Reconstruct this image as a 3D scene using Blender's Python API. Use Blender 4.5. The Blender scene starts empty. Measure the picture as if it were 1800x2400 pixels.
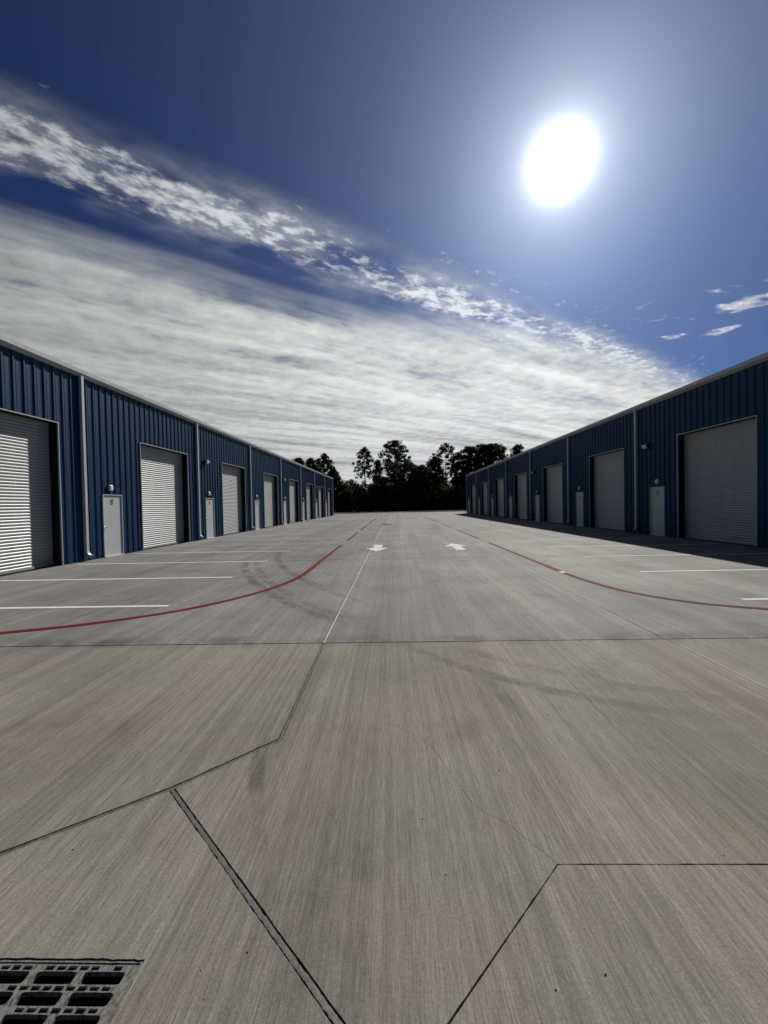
import bpy, math, random
from mathutils import Vector, Matrix
from mathutils.geometry import tessellate_polygon
from mathutils import noise as mnoise

random.seed(11)
S = bpy.context.scene
COL = S.collection
R = math.radians

# ------------------------------------------------------------------ camera
FPX, CAM_H, YAW, PIT, ROLL = 930.12, 1.6647, 0.02523, -0.01851, -0.02025   # focal length in 1800-px-wide pixels
def cam_axes():
    cy, sy, cp, sp = math.cos(YAW), math.sin(YAW), math.cos(PIT), math.sin(PIT)
    fwd = Vector((-sy * cp, cy * cp, sp)); right = Vector((cy, sy, 0)); up = right.cross(fwd)
    c, s = math.cos(ROLL), math.sin(ROLL)
    return right * c + up * s, up * c - right * s, fwd
CR, CU, CF = cam_axes()
cd = bpy.data.cameras.new('camera'); cam = bpy.data.objects.new('camera', cd); COL.objects.link(cam)
m = Matrix.Identity(4)
for i in range(3):
    m[i][0], m[i][1], m[i][2] = CR[i], CU[i], -CF[i]
m[2][3] = CAM_H
cam.matrix_world = m
cd.sensor_fit = 'HORIZONTAL'; cd.sensor_width = 36.0; cd.lens = FPX / 1800 * 36.0
cd.clip_start = 0.05; cd.clip_end = 6000
S.camera = cam
def at_depth(px, py, Y):
    """pixel of the 1800x2400 photograph -> point at distance Y down the lot"""
    d = CF + CR * ((px - 900) / FPX) + CU * ((1200 - py) / FPX)
    d = d * (Y / d.y)
    return Vector((d.x, d.y, d.z + CAM_H))

# ------------------------------------------------------------------ light
SUN_AZ, SUN_EL = R(23.0), R(37.4)          # azimuth clockwise from +Y
SUN_DIR = Vector((math.sin(SUN_AZ) * math.cos(SUN_EL), math.cos(SUN_AZ) * math.cos(SUN_EL), math.sin(SUN_EL)))
SUN_STRENGTH = 4.6
SKY_STRENGTH = 0.05
sl = bpy.data.lights.new('sun', 'SUN'); sl.energy = SUN_STRENGTH; sl.angle = R(0.53); sl.color = (1.0, 0.965, 0.90)
so = bpy.data.objects.new('sun', sl); COL.objects.link(so)
so.rotation_euler = (-SUN_DIR).to_track_quat('-Z', 'Y').to_euler()
so.location = (20, 40, 40)
S.view_settings.view_transform = 'Standard'; S.view_settings.look = 'None'
S.view_settings.exposure = 0.0; S.view_settings.gamma = 1.0
S.cycles.use_denoising = True; S.cycles.denoising_prefilter = 'NONE'; S.cycles.denoising_input_passes = 'RGB_ALBEDO_NORMAL'; S.cycles.use_adaptive_sampling = False
S.cycles.max_bounces = 6; S.cycles.diffuse_bounces = 3; S.cycles.glossy_bounces = 3
S.cycles.transparent_max_bounces = 6

# node helper ---------------------------------------------------------
class NT:
    def __init__(s, tree): s.t = tree; s.n = tree.nodes; s.l = tree.links
    def node(s, typ, **kw):
        n = s.n.new(typ)
        for k, v in kw.items(): setattr(n, k, v)
        return n
    def put(s, sock, v):
        if isinstance(v, bpy.types.NodeSocket): s.l.new(v, sock)
        elif v is not None: sock.default_value = v
    def math(s, op, a, b=None, c=None, clamp=False):
        n = s.node('ShaderNodeMath', operation=op, use_clamp=clamp)
        for i, v in enumerate((a, b, c)):
            if v is not None: s.put(n.inputs[i], v)
        return n.outputs[0]
    def smooth(s, v, lo, hi, a=0.0, b=1.0, typ='SMOOTHSTEP'):
        n = s.node('ShaderNodeMapRange', interpolation_type=typ)
        for i, x in enumerate((v, lo, hi, a, b)): s.put(n.inputs[i], x)
        return n.outputs[0]
    def xyz(s, x, y, z):
        n = s.node('ShaderNodeCombineXYZ')
        for i, v in enumerate((x, y, z)): s.put(n.inputs[i], v)
        return n.outputs[0]
    def noise(s, vec, scale=1.0, detail=4.0, rough=0.5, dist=0.0):
        n = s.node('ShaderNodeTexNoise'); s.put(n.inputs['Vector'], vec)
        n.inputs['Scale'].default_value = scale; n.inputs['Detail'].default_value = detail
        n.inputs['Roughness'].default_value = rough; n.inputs['Distortion'].default_value = dist
        return n.outputs['Fac']
    def mix(s, f, a, b, blend='MIX'):
        n = s.node('ShaderNodeMix', data_type='RGBA', blend_type=blend)
        s.put(n.inputs[0], f); s.put(n.inputs[6], a); s.put(n.inputs[7], b)
        return n.outputs[2]
    def vmath(s, op, a, b=None, scale=None):
        n = s.node('ShaderNodeVectorMath', operation=op)
        s.put(n.inputs[0], a)
        if b is not None: s.put(n.inputs[1], b)
        if scale is not None: s.put(n.inputs[3], scale)
        return n

# ------------------------------------------------------------------ sky
W = bpy.data.worlds.new('World'); S.world = W; W.use_nodes = True
W.cycles.sampling_method = 'MANUAL'; W.cycles.sample_map_resolution = 512
k = NT(W.node_tree); k.n.clear()
out = k.node('ShaderNodeOutputWorld'); bg = k.node('ShaderNodeBackground'); bg.inputs['Strength'].default_value = SKY_STRENGTH
k.l.new(bg.outputs[0], out.inputs[0])
sky = k.node('ShaderNodeTexSky', sky_type='NISHITA'); sky.sun_disc = False
sky.sun_elevation = SUN_EL; sky.sun_rotation = SUN_AZ; sky.air_density = 1.0; sky.dust_density = 0.6; sky.ozone_density = 2.5
tc = k.node('ShaderNodeTexCoord'); dirv = tc.outputs['Generated']
sep = k.node('ShaderNodeSeparateXYZ'); k.l.new(dirv, sep.inputs[0])
dx, dy, dz = sep.outputs
zc = k.math('MAXIMUM', dz, 0.004)
X = k.math('DIVIDE', dx, zc); Y = k.math('DIVIDE', dy, zc)            # flat cloud layer of height 1
zs = k.math('ADD', zc, 0.03)
Xs = k.math('DIVIDE', dx, zs); Ys = k.math('DIVIDE', dy, zs)          # the same layer curving down to the horizon, for the texture
s_ = k.math('SUBTRACT', Y, k.math('MULTIPLY', X, 0.70))               # across the cloud streets
ss = k.math('SUBTRACT', Ys, k.math('MULTIPLY', Xs, 0.70)); ts = k.math('ADD', Xs, k.math('MULTIPLY', Ys, 0.70))
cosg = k.vmath('DOT_PRODUCT', dirv, tuple(SUN_DIR)).outputs['Value']
# clear sky, deepened as the photograph exposes it
gm = k.node('ShaderNodeGamma'); gm.inputs[1].default_value = 1.45
k.l.new(k.vmath('SCALE', sky.outputs[0], scale=0.115).outputs[0], gm.inputs[0])
clear = k.vmath('MULTIPLY', gm.outputs[0], (2.15, 3.65, 6.0)).outputs[0]
# altocumulus deck
warp = k.noise(k.xyz(k.math('MULTIPLY', ss, 0.9), k.math('MULTIPLY', ts, 0.5), 3.1), 1.0, 3.0, 0.55)
ssw = k.math('ADD', ss, k.math('MULTIPLY', warp, 0.30))
n_big = k.noise(k.xyz(k.math('MULTIPLY', ssw, 0.95), k.math('MULTIPLY', ts, 0.25), 0.0), 1.0, 3.0, 0.5)
n_roll = k.noise(k.xyz(k.math('MULTIPLY', ssw, 3.8), k.math('MULTIPLY', ts, 0.60), 5.0), 1.0, 4.0, 0.55)
n_fine = k.noise(k.xyz(k.math('MULTIPLY', ssw, 7.5), k.math('MULTIPLY', ts, 6.0), 9.0), 1.0, 5.0, 0.6)
edge = k.math('ADD', s_, k.math('ADD', k.math('MULTIPLY', n_roll, 0.34), k.math('MULTIPLY', n_big, 0.55)))
deck = k.smooth(k.math('ADD', edge, k.smooth(X, -0.6, 1.6, 0.0, 0.55)), 2.50, 2.98)
thin = k.smooth(k.math('ADD', k.math('MULTIPLY', n_roll, 0.6), k.math('MULTIPLY', n_fine, 0.4)), 0.32, 0.46, 0.72, 1.0)
deepd = k.smooth(s_, 2.4, 3.6)
deck = k.math('MULTIPLY', deck, k.math('MAXIMUM', thin, deepd))
tone = k.math('ADD', k.math('MULTIPLY', n_big, 0.42), k.math('ADD', k.math('MULTIPLY', n_roll, 0.34), k.math('MULTIPLY', n_fine, 0.24)))
tone = k.smooth(tone, 0.37, 0.57, 0.27, 0.66, 'LINEAR')
fwdsc = k.smooth(cosg, 0.50, 0.94, 0.66, 1.32, 'LINEAR')
deck_l = k.math('MULTIPLY', tone, fwdsc)
# cirrocumulus band
wob = k.noise(k.xyz(X, Y, 7.0), 1.1, 3.0, 0.5)
sb = k.math('ADD', s_, k.math('MULTIPLY', k.math('SUBTRACT', wob, 0.5), 0.30))
prof = k.math('MULTIPLY', k.smooth(sb, 1.46, 1.70), k.smooth(sb, 2.10, 1.78))
wide = k.smooth(X, -0.35, 0.9)
prof_r = k.math('MULTIPLY', k.smooth(sb, 1.45, 1.75), wide)
prof = k.math('MAXIMUM', prof, k.math('MULTIPLY', prof_r, 0.92))
haze_w = k.math('MULTIPLY', k.math('MULTIPLY', k.smooth(sb, k.smooth(X, -0.4, 0.8, 1.22, 0.80), 1.6), k.smooth(sb, 2.2, 1.8)), 0.47)
tt = k.math('ADD', X, k.math('MULTIPLY', Y, 0.7))
puff = k.noise(k.xyz(k.math('MULTIPLY', s_, 21.0), k.math('MULTIPLY', tt, 12.0), 1.7), 1.0, 5.0, 0.6, 0.15)
puff2 = k.noise(k.xyz(k.math('MULTIPLY', s_, 5.5), k.math('MULTIPLY', tt, 2.4), 4.7), 1.0, 3.0, 0.5)
pz = k.math('ADD', k.math('MULTIPLY', puff, 0.62), k.math('MULTIPLY', puff2, 0.38))
patch = k.smooth(k.noise(k.xyz(k.math('MULTIPLY', s_, 3.5), k.math('MULTIPLY', tt, 1.3), 8.2), 1.0, 4.0, 0.6), 0.30, 0.68, 0.70, 1.14)
amount = k.math('MULTIPLY', k.math('MAXIMUM', prof, haze_w), patch)
thr = k.math('SUBTRACT', 0.74, k.math('MULTIPLY', amount, 0.39))
band = k.smooth(k.math('SUBTRACT', pz, thr), -0.02, 0.26)
band = k.math('MULTIPLY', band, k.smooth(amount, 0.02, 0.25))
veil = k.math('MULTIPLY', k.math('MULTIPLY', prof, 0.55), k.smooth(puff2, 0.3, 0.65))
band = k.math('MULTIPLY', k.math('MAXIMUM', band, veil), 0.86)
# stray cumulus on the right
pr = k.vmath('DISTANCE', k.xyz(X, Y, 0.0), (1.80, 2.12, 0.0)).outputs['Value']
stray_a = k.smooth(pr, 0.75, 0.12)
st_n = k.noise(k.xyz(k.math('MULTIPLY', X, 3.2), k.math('MULTIPLY', Y, 5.0), 2.2), 1.0, 5.0, 0.55)
stray = k.math('MULTIPLY', k.smooth(k.math('SUBTRACT', st_n, k.math('SUBTRACT', 0.74, k.math('MULTIPLY', stray_a, 0.23))), 0.0, 0.10), k.smooth(stray_a, 0.0, 0.2))
band = k.math('MAXIMUM', band, k.math('MULTIPLY', stray, 0.8))
band_l = k.math('MULTIPLY', k.smooth(puff, 0.35, 0.65, 0.40, 0.66), fwdsc)
above = k.smooth(dz, 0.0, 0.02)
def grey(v, tint=(1, 1, 1)):
    return k.vmath('SCALE', tint, scale=k.math('DIVIDE', v, SKY_STRENGTH)).outputs[0]
col = k.mix(k.math('MULTIPLY', band, above), clear, grey(band_l, (0.97, 0.99, 1.03)))
col = k.mix(k.math('MULTIPLY', deck, above), col, k.vmath('MULTIPLY', grey(deck_l), k.mix(k.smooth(tone, 0.26, 0.52), (0.90, 0.98, 1.08, 1), (0.98, 1.0, 1.0, 1))).outputs[0])
# sun seen through thin air: burnt-out disc with its aureole
ang = k.math('ARCCOSINE', k.math('MINIMUM', cosg, 0.999999))
gs = k.math('DIVIDE', ang, R(2.45))
core = k.math('MULTIPLY', k.math('EXPONENT', k.math('MULTIPLY', k.math('MULTIPLY', gs, gs), -1.0)), 2.2)
aur = k.math('ADD', k.math('MULTIPLY', k.math('EXPONENT', k.math('MULTIPLY', ang, -1 / R(3.8))), 0.80),
             k.math('MULTIPLY', k.math('EXPONENT', k.math('MULTIPLY', ang, -1 / R(15.0))), 0.25))
glow = k.math('ADD', core, aur)
col = k.vmath('ADD', col, grey(glow, (0.96, 0.985, 1.04))).outputs[0]
k.l.new(col, bg.inputs['Color'])

# ------------------------------------------------------------------ materials
MATS = {}
def new_mat(name):
    mt = bpy.data.materials.new(name); mt.use_nodes = True
    q = NT(mt.node_tree); b = q.n['Principled BSDF']
    MATS[name] = mt
    return mt, q, b
def plain(name, rgb, rough=0.5, metal=0.0, spec=0.5, var=0.12, scale=3.0, bump=0.0, bscale=60.0, streak=False):
    mt, q, b = new_mat(name)
    pos = q.node('ShaderNodeNewGeometry').outputs['Position']
    v = pos
    if streak: v = q.vmath('MULTIPLY', pos, (3.0, 3.0, 0.25)).outputs[0]
    n = q.noise(v, scale, 5.0, 0.6)
    f = q.smooth(n, 0.25, 0.75, 1 - var, 1 + var, 'LINEAR')
    q.put(b.inputs['Base Color'], q.vmath('SCALE', rgb, scale=f).outputs[0])
    b.inputs['Roughness'].default_value = rough; b.inputs['Metallic'].default_value = metal
    b.inputs['Specular IOR Level'].default_value = spec
    if bump:
        bn = q.node('ShaderNodeBump'); bn.inputs['Strength'].default_value = 1.0; bn.inputs['Distance'].default_value = bump
        q.put(bn.inputs['Height'], q.noise(pos, bscale, 4.0, 0.6)); q.l.new(bn.outputs[0], b.inputs['Normal'])
    return mt

plain('blue_steel', (0.0062, 0.036, 0.092), 0.5, spec=0.16, var=0.14, scale=1.3, bump=0.0008, bscale=5, streak=True)
plain('white_trim', (0.42, 0.44, 0.45), 0.45, var=0.10, scale=2.0, streak=True)
plain('gutter_steel', (0.36, 0.375, 0.39), 0.45, var=0.12, scale=2.5)
plain('door_curtain', (0.31, 0.325, 0.325), 0.38, var=0.10, scale=1.5, streak=True)
plain('door_paint', (0.44, 0.47, 0.47), 0.45, var=0.05, scale=1.2)
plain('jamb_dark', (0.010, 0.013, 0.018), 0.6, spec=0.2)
plain('black_paint', (0.012, 0.012, 0.013), 0.6)
plain('steel_satin', (0.30, 0.30, 0.30), 0.3, metal=0.9)
plain('lamp_housing', (0.025, 0.024, 0.024), 0.5)
plain('lamp_plastic', (0.66, 0.67, 0.68), 0.4, var=0.05)
plain('lamp_lens', (0.62, 0.64, 0.66), 0.2, var=0.05)
plain('roof_steel', (0.40, 0.42, 0.43), 0.4)
plain('bark', (0.035, 0.027, 0.020), 0.9, spec=0.1, var=0.3, scale=4, bump=0.03, bscale=6)
plain('grass', (0.085, 0.080, 0.038), 0.95, spec=0.05, var=0.35, scale=1.2, bump=0.05, bscale=12)
plain('soil', (0.055, 0.050, 0.040), 0.95, spec=0.05, var=0.3, scale=0.9)
plain('joint_dark', (0.020, 0.018, 0.016), 0.95, spec=0.05, var=0.4, scale=40)
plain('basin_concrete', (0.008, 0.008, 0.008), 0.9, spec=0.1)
plain('grit', (0.03, 0.026, 0.022), 0.9, spec=0.1, var=0.5, scale=9)
plain('crack_dark', (0.11, 0.105, 0.092), 0.95, spec=0.05, var=0.4, scale=30)

def leaf_mat(name, rgb):
    mt, q, b = new_mat(name)
    oi = q.node('ShaderNodeNewGeometry')
    n = q.noise(oi.outputs['Position'], 0.7, 2.0, 0.5)
    f = q.smooth(n, 0.3, 0.7, 0.7, 1.4, 'LINEAR')
    f2 = q.smooth(oi.outputs['Random Per Island'], 0.0, 1.0, 0.6, 1.4, 'LINEAR')
    q.put(b.inputs['Base Color'], q.vmath('SCALE', rgb, scale=q.math('MULTIPLY', f, f2)).outputs[0])
    b.inputs['Roughness'].default_value = 0.8; b.inputs['Specular IOR Level'].default_value = 0.1
    tl = q.node('ShaderNodeBsdfTranslucent'); tl.inputs[0].default_value = (rgb[0] * 1.6, rgb[1] * 1.9, rgb[2], 1)
    ms = q.node('ShaderNodeMixShader'); ms.inputs[0].default_value = 0.18
    q.l.new(b.outputs[0], ms.inputs[1]); q.l.new(tl.outputs[0], ms.inputs[2])
    q.l.new(ms.outputs[0], q.n['Material Output'].inputs[0])
leaf_mat('pine_needles', (0.034, 0.050, 0.022))
leaf_mat('broad_leaves', (0.046, 0.066, 0.024))
leaf_mat('under_leaves', (0.034, 0.046, 0.020))

def paint(name, rgb, wear, tile):
    """traffic paint worn through to concrete"""
    mt, q, b = new_mat(name)
    pos = q.node('ShaderNodeNewGeometry').outputs['Position']
    n = q.noise(q.vmath('MULTIPLY', pos, (60.0, 9.0, 1.0)).outputs[0], 1.0, 5.0, 0.65)
    n2 = q.noise(pos, 1.1, 3.0, 0.5)
    w = q.smooth(q.math('ADD', q.math('MULTIPLY', n, 0.7), q.math('MULTIPLY', n2, 0.3)), 0.62 - wear, 0.80 - wear)
    v = q.smooth(q.noise(pos, 14.0, 4.0, 0.6), 0.3, 0.7, 0.85, 1.12, 'LINEAR')
    q.put(b.inputs['Base Color'], q.mix(q.math('MULTIPLY', w, 0.75), q.vmath('SCALE', rgb, scale=v).outputs[0], (*tile, 1)))
    b.inputs['Roughness'].default_value = 0.8; b.inputs['Specular IOR Level'].default_value = 0.08
CONC = (0.17, 0.168, 0.155)
paint('red_paint', (0.140, 0.010, 0.014), 0.02, CONC)
paint('red_paint_worn', (0.100, 0.015, 0.018), 0.0, CONC)
paint('white_paint', (0.68, 0.68, 0.66), 0.03, CONC)
paint('white_paint_worn', (0.46, 0.46, 0.44), 0.10, CONC)

def sealant(name, rgb):
    mt, q, b = new_mat(name)
    pos = q.node('ShaderNodeNewGeometry').outputs['Position']
    n = q.noise(pos, 45.0, 5.0, 0.65); n2 = q.noise(pos, 3.0, 3.0, 0.5)
    f = q.smooth(q.math('ADD', q.math('MULTIPLY', n, 0.6), q.math('MULTIPLY', n2, 0.4)), 0.35, 0.65, 0.6, 1.25, 'LINEAR')
    q.put(b.inputs['Base Color'], q.vmath('SCALE', rgb, scale=f).outputs[0])
    b.inputs['Roughness'].default_value = 0.55
    bn = q.node('ShaderNodeBump'); bn.inputs['Distance'].default_value = 0.003; q.put(bn.inputs['Height'], n); q.l.new(bn.outputs[0], b.inputs['Normal'])
sealant('joint_sealant', (0.105, 0.10, 0.092)); sealant('joint_sealant_sheen', (0.48, 0.48, 0.45))  # second copy is paler: sun sheen on the far joint put into its colour

def iron():
    mt, q, b = new_mat('cast_iron')
    pos = q.node('ShaderNodeNewGeometry').outputs['Position']
    n = q.noise(pos, 60.0, 6.0, 0.7); n2 = q.noise(q.vmath('MULTIPLY', pos, (160, 40, 40)).outputs[0], 1.0, 4.0, 0.6)
    f = q.smooth(q.math('ADD', q.math('MULTIPLY', n, 0.5), q.math('MULTIPLY', n2, 0.5)), 0.36, 0.56)
    q.put(b.inputs['Base Color'], q.mix(f, (0.050, 0.042, 0.035, 1), (0.200, 0.194, 0.176, 1)))
    b.inputs['Roughness'].default_value = 0.8; b.inputs['Specular IOR Level'].default_value = 0.25
    bn = q.node('ShaderNodeBump'); bn.inputs['Distance'].default_value = 0.003; q.put(bn.inputs['Height'], n); q.l.new(bn.outputs[0], b.inputs['Normal'])
iron()

def concrete():
    mt, q, b = new_mat('broomed_concrete')
    pos = q.node('ShaderNodeNewGeometry').outputs['Position']
    sp = q.node('ShaderNodeSeparateXYZ'); q.l.new(pos, sp.inputs[0]); x, y, z = sp.outputs
    oi = q.node('ShaderNodeObjectInfo')
    # each slab was broomed at a slightly different slant
    slant = q.smooth(oi.outputs['Random'], 0.0, 1.0, -0.012, 0.012, 'LINEAR')
    xw = q.math('ADD', q.math('ADD', x, q.math('MULTIPLY', y, slant)), q.math('MULTIPLY', q.noise(q.xyz(q.math('MULTIPLY', x, 0.8), q.math('MULTIPLY', y, 0.35), 0.0), 1.0, 2.0), 0.06))
    br = q.noise(q.xyz(q.math('MULTIPLY', xw, 150.0), q.math('MULTIPLY', y, 7.0), 0.0), 1.0, 4.0, 0.7)
    md = q.noise(q.xyz(q.math('MULTIPLY', xw, 62.0), q.math('MULTIPLY', y, 0.40), 3.0), 1.0, 3.0, 0.65)
    st = q.noise(q.xyz(q.math('MULTIPLY', xw, 8.0), q.math('MULTIPLY', y, 0.12), 6.0), 1.0, 4.0, 0.6)
    bl = q.noise(pos, 0.55, 5.0, 0.6)
    bl2 = q.noise(q.vmath('ADD', pos, (31, 7, 0)).outputs[0], 1.7, 5.0, 0.6)
    gr = q.noise(pos, 260.0, 3.0, 0.7)
    f = q.smooth(br, 0.28, 0.72, 0.66, 1.34, 'LINEAR')
    f = q.math('MULTIPLY', f, q.smooth(md, 0.30, 0.70, 0.86, 1.15, 'LINEAR'))
    f = q.math('MULTIPLY', f, q.smooth(st, 0.30, 0.70, 0.86, 1.16, 'LINEAR'))
    m2 = q.noise(q.xyz(q.math('MULTIPLY', xw, 25.0), q.math('MULTIPLY', y, 0.5), 14.0), 1.0, 3.0, 0.6)
    g2 = q.noise(pos, 75.0, 4.0, 0.65)
    f = q.math('MULTIPLY', f, q.smooth(m2, 0.30, 0.70, 0.88, 1.12, 'LINEAR'))
    f = q.math('MULTIPLY', f, q.smooth(g2, 0.30, 0.70, 0.82, 1.18, 'LINEAR'))
    f = q.math('MULTIPLY', f, q.smooth(bl, 0.30, 0.70, 0.76, 1.20, 'LINEAR'))
    f = q.math('MULTIPLY', f, q.smooth(gr, 0.30, 0.70, 0.66, 1.34, 'LINEAR'))
    # traffic polish and dirt lanes along the drive
    lane = q.noise(q.xyz(q.math('MULTIPLY', x, 1.3), q.math('MULTIPLY', y, 0.05), 12.0), 1.0, 3.0, 0.5)
    f = q.math('MULTIPLY', f, q.smooth(lane, 0.3, 0.7, 0.84, 1.17, 'LINEAR'))
    # tyre scuffs: arcs in the paving
    dark = None
    def arc(cx, cy, r, w, ylo, yhi, amt, seed):
        d = q.vmath('DISTANCE', q.xyz(x, y, 0.0), (cx, cy, 0.0)).outputs['Value']
        a = q.math('ABSOLUTE', q.math('SUBTRACT', d, r))
        mk = q.smooth(a, w, w * 0.5)
        mk = q.math('MULTIPLY', mk, q.math('MULTIPLY', q.smooth(y, ylo - 0.4, ylo + 0.6), q.smooth(y, yhi + 0.8, yhi - 0.8)))
        mk = q.math('MULTIPLY', mk, q.smooth(x, cx, cx - 0.5))
        pn = q.noise(q.vmath('ADD', pos, (seed, 0, 0)).outputs[0], 2.4, 5.0, 0.65)
        return q.math('MULTIPLY', q.math('MULTIPLY', mk, q.smooth(pn, 0.33, 0.60)), amt)
    for a in ((10.54, 16.48, 15.73, 0.13, 5.4, 12.5, 0.42, 3), (12.45, 17.17, 17.43, 0.12, 5.6, 12.2, 0.36, 9), (11.87, 17.48, 16.36, 0.14, 8.2, 14.6, 0.46, 15),
              (11.4, 17.0, 15.75, 0.10, 6.6, 15.2, 0.30, 27), (3.61, 7.15, 4.29, 0.09, 3.1, 4.6, 0.42, 21), (3.9, 7.4, 4.25, 0.09, 3.3, 4.6, 0.32, 41),
              (2.6, 3.4, 3.62, 0.06, 1.7, 3.0, 0.38, 51), (4.2, 4.2, 3.4, 0.08, 2.9, 4.6, 0.22, 61)):
        e = arc(*a); dark = e if dark is None else q.math('MAXIMUM', dark, e)
    # grime caught along the cross joints
    for yj, wd, amt in ((4.86, 0.30, 0.42), (12.1, 0.22, 0.24), (18.7, 0.3, 0.26), (25.6, 0.3, 0.22)):
        a = q.math('ABSOLUTE', q.math('SUBTRACT', y, yj))
        e = q.math('MULTIPLY', q.math('MULTIPLY', q.smooth(a, wd, 0.0), q.smooth(bl2, 0.40, 0.62)), amt)
        dark = q.math('MAXIMUM', dark, e)
    blot = q.math('MULTIPLY', q.smooth(q.noise(q.vmath('ADD', pos, (5, 90, 0)).outputs[0], 0.9, 6.0, 0.65), 0.56, 0.72), 0.26)
    dark = q.math('MAXIMUM', dark, blot)
    f = q.math('MULTIPLY', f, q.math('SUBTRACT', 1.0, dark))
    tint = q.mix(q.smooth(q.noise(q.vmath('ADD', pos, (0, 50, 0)).outputs[0], 0.8, 3.0, 0.5), 0.35, 0.68), (1.0, 1.0, 0.97, 1), (1.03, 0.97, 0.985, 1))
    warm = q.math('MULTIPLY', q.smooth(q.noise(q.vmath('ADD', pos, (70, 20, 0)).outputs[0], 1.3, 3.0, 0.5), 0.58, 0.75), 0.8)
    tint = q.mix(warm, tint, (1.09, 0.96, 0.88, 1))
    c = q.vmath('MULTIPLY', oi.outputs['Color'], tint).outputs[0]
    q.put(b.inputs['Base Color'], q.vmath('SCALE', c, scale=f).outputs[0])
    b.inputs['Roughness'].default_value = 0.8; b.inputs['Specular IOR Level'].default_value = 0.18
    bn = q.node('ShaderNodeBump'); bn.inputs['Distance'].default_value = 0.003; bn.inputs['Strength'].default_value = 0.8
    hsum = q.math('ADD', br, q.math('ADD', q.math('MULTIPLY', md, 0.6), q.math('MULTIPLY', gr, 0.4)))
    q.put(bn.inputs['Height'], hsum); q.l.new(bn.outputs[0], b.inputs['Normal'])
concrete()

# ------------------------------------------------------------------ mesh helpers
class MB:
    def __init__(s): s.v = []; s.f = []
    def face(s, pts):
        i = len(s.v); s.v += [tuple(p) for p in pts]; s.f.append(tuple(range(i, i + len(pts))))
    def box(s, x0, x1, y0, y1, z0, z1):
        i = len(s.v)
        s.v += [(x, y, z) for z in (z0, z1) for x, y in ((x0, y0), (x1, y0), (x1, y1), (x0, y1))]
        s.f += [tuple(i + a for a in q) for q in ((3, 2, 1, 0), (4, 5, 6, 7), (0, 1, 5, 4), (1, 2, 6, 5), (2, 3, 7, 6), (3, 0, 4, 7))]
        return s
    def prism(s, prof, axis, a, b):
        """prof: closed list of 2-D points, swept along axis (0 x, 1 y, 2 z) from a to b"""
        def P(u, p): return {0: (u, p[0], p[1]), 1: (p[0], u, p[1]), 2: (p[0], p[1], u)}[axis]
        n = len(prof); i = len(s.v)
        s.v += [P(a, p) for p in prof] + [P(b, p) for p in prof]
        s.f.append(tuple(range(i, i + n))[::-1]); s.f.append(tuple(range(i + n, i + 2 * n)))
        for j in range(n): s.f.append((i + j, i + (j + 1) % n, i + n + (j + 1) % n, i + n + j))
        return s
    def tube(s, pts, rad, n=8):
        ring = []
        for j, p in enumerate(pts):
            p = Vector(p)
            t = (Vector(pts[min(j + 1, len(pts) - 1)]) - Vector(pts[max(j - 1, 0)])).normalized()
            a = t.orthogonal().normalized() if abs(t.z) > 0.9 else t.cross(Vector((0, 0, 1))).normalized()
            bb = t.cross(a).normalized(); r = rad[j] if isinstance(rad, (list, tuple)) else rad
            ring.append(len(s.v))
            s.v += [tuple(p + (a * math.cos(w) + bb * math.sin(w)) * r) for w in (2 * math.pi * q / n for q in range(n))]
        for j in range(len(pts) - 1):
            for q in range(n):
                s.f.append((ring[j] + q, ring[j] + (q + 1) % n, ring[j + 1] + (q + 1) % n, ring[j + 1] + q))
        s.f.append(tuple(ring[0] + q for q in range(n))[::-1]); s.f.append(tuple(ring[-1] + q for q in range(n)))
        return s
    def mesh(s, name, mat, smooth=False):
        me = bpy.data.meshes.new(name); me.from_pydata(s.v, [], s.f); me.update()
        import bmesh
        bm = bmesh.new(); bm.from_mesh(me); bmesh.ops.recalc_face_normals(bm, faces=bm.faces); bm.to_mesh(me); bm.free()
        if mat: me.materials.append(MATS[mat])
        if smooth: me.polygons.foreach_set('use_smooth', [True] * len(me.polygons))
        return me
def add(name, me, parent=None, loc=None):
    o = bpy.data.objects.new(name, me); COL.objects.link(o)
    if parent: o.parent = parent
    if loc: o.location = loc
    return o
def empty(name, loc=(0, 0, 0), rz=0):
    o = bpy.data.objects.new(name, None); COL.objects.link(o); o.location = loc; o.rotation_euler.z = rz
    o.empty_display_size = 0.3
    return o
def tag(o, label=None, cat=None, group=None, kind=None):
    for a, v in (('label', label), ('category', cat), ('group', group), ('kind', kind)):
        if v: o[a] = v
    return o
def copy_tree(o, parent=None):
    c = o.copy(); COL.objects.link(c); c.parent = parent
    for ch in [q for q in o.children]: copy_tree(ch, c)
    return c

# ------------------------------------------------------------------ layout numbers (metres)
XL, XR = -10.247, 12.118        # faces of the two warehouses
YL, YR = 12.943, 20.144         # a downspout line on each
BAY = 7.62
NB = 8
EAVE = 6.056
GRATE = (-1.71, -0.968, 0.79, 1.402)     # x0 x1 y0 y1

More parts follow.
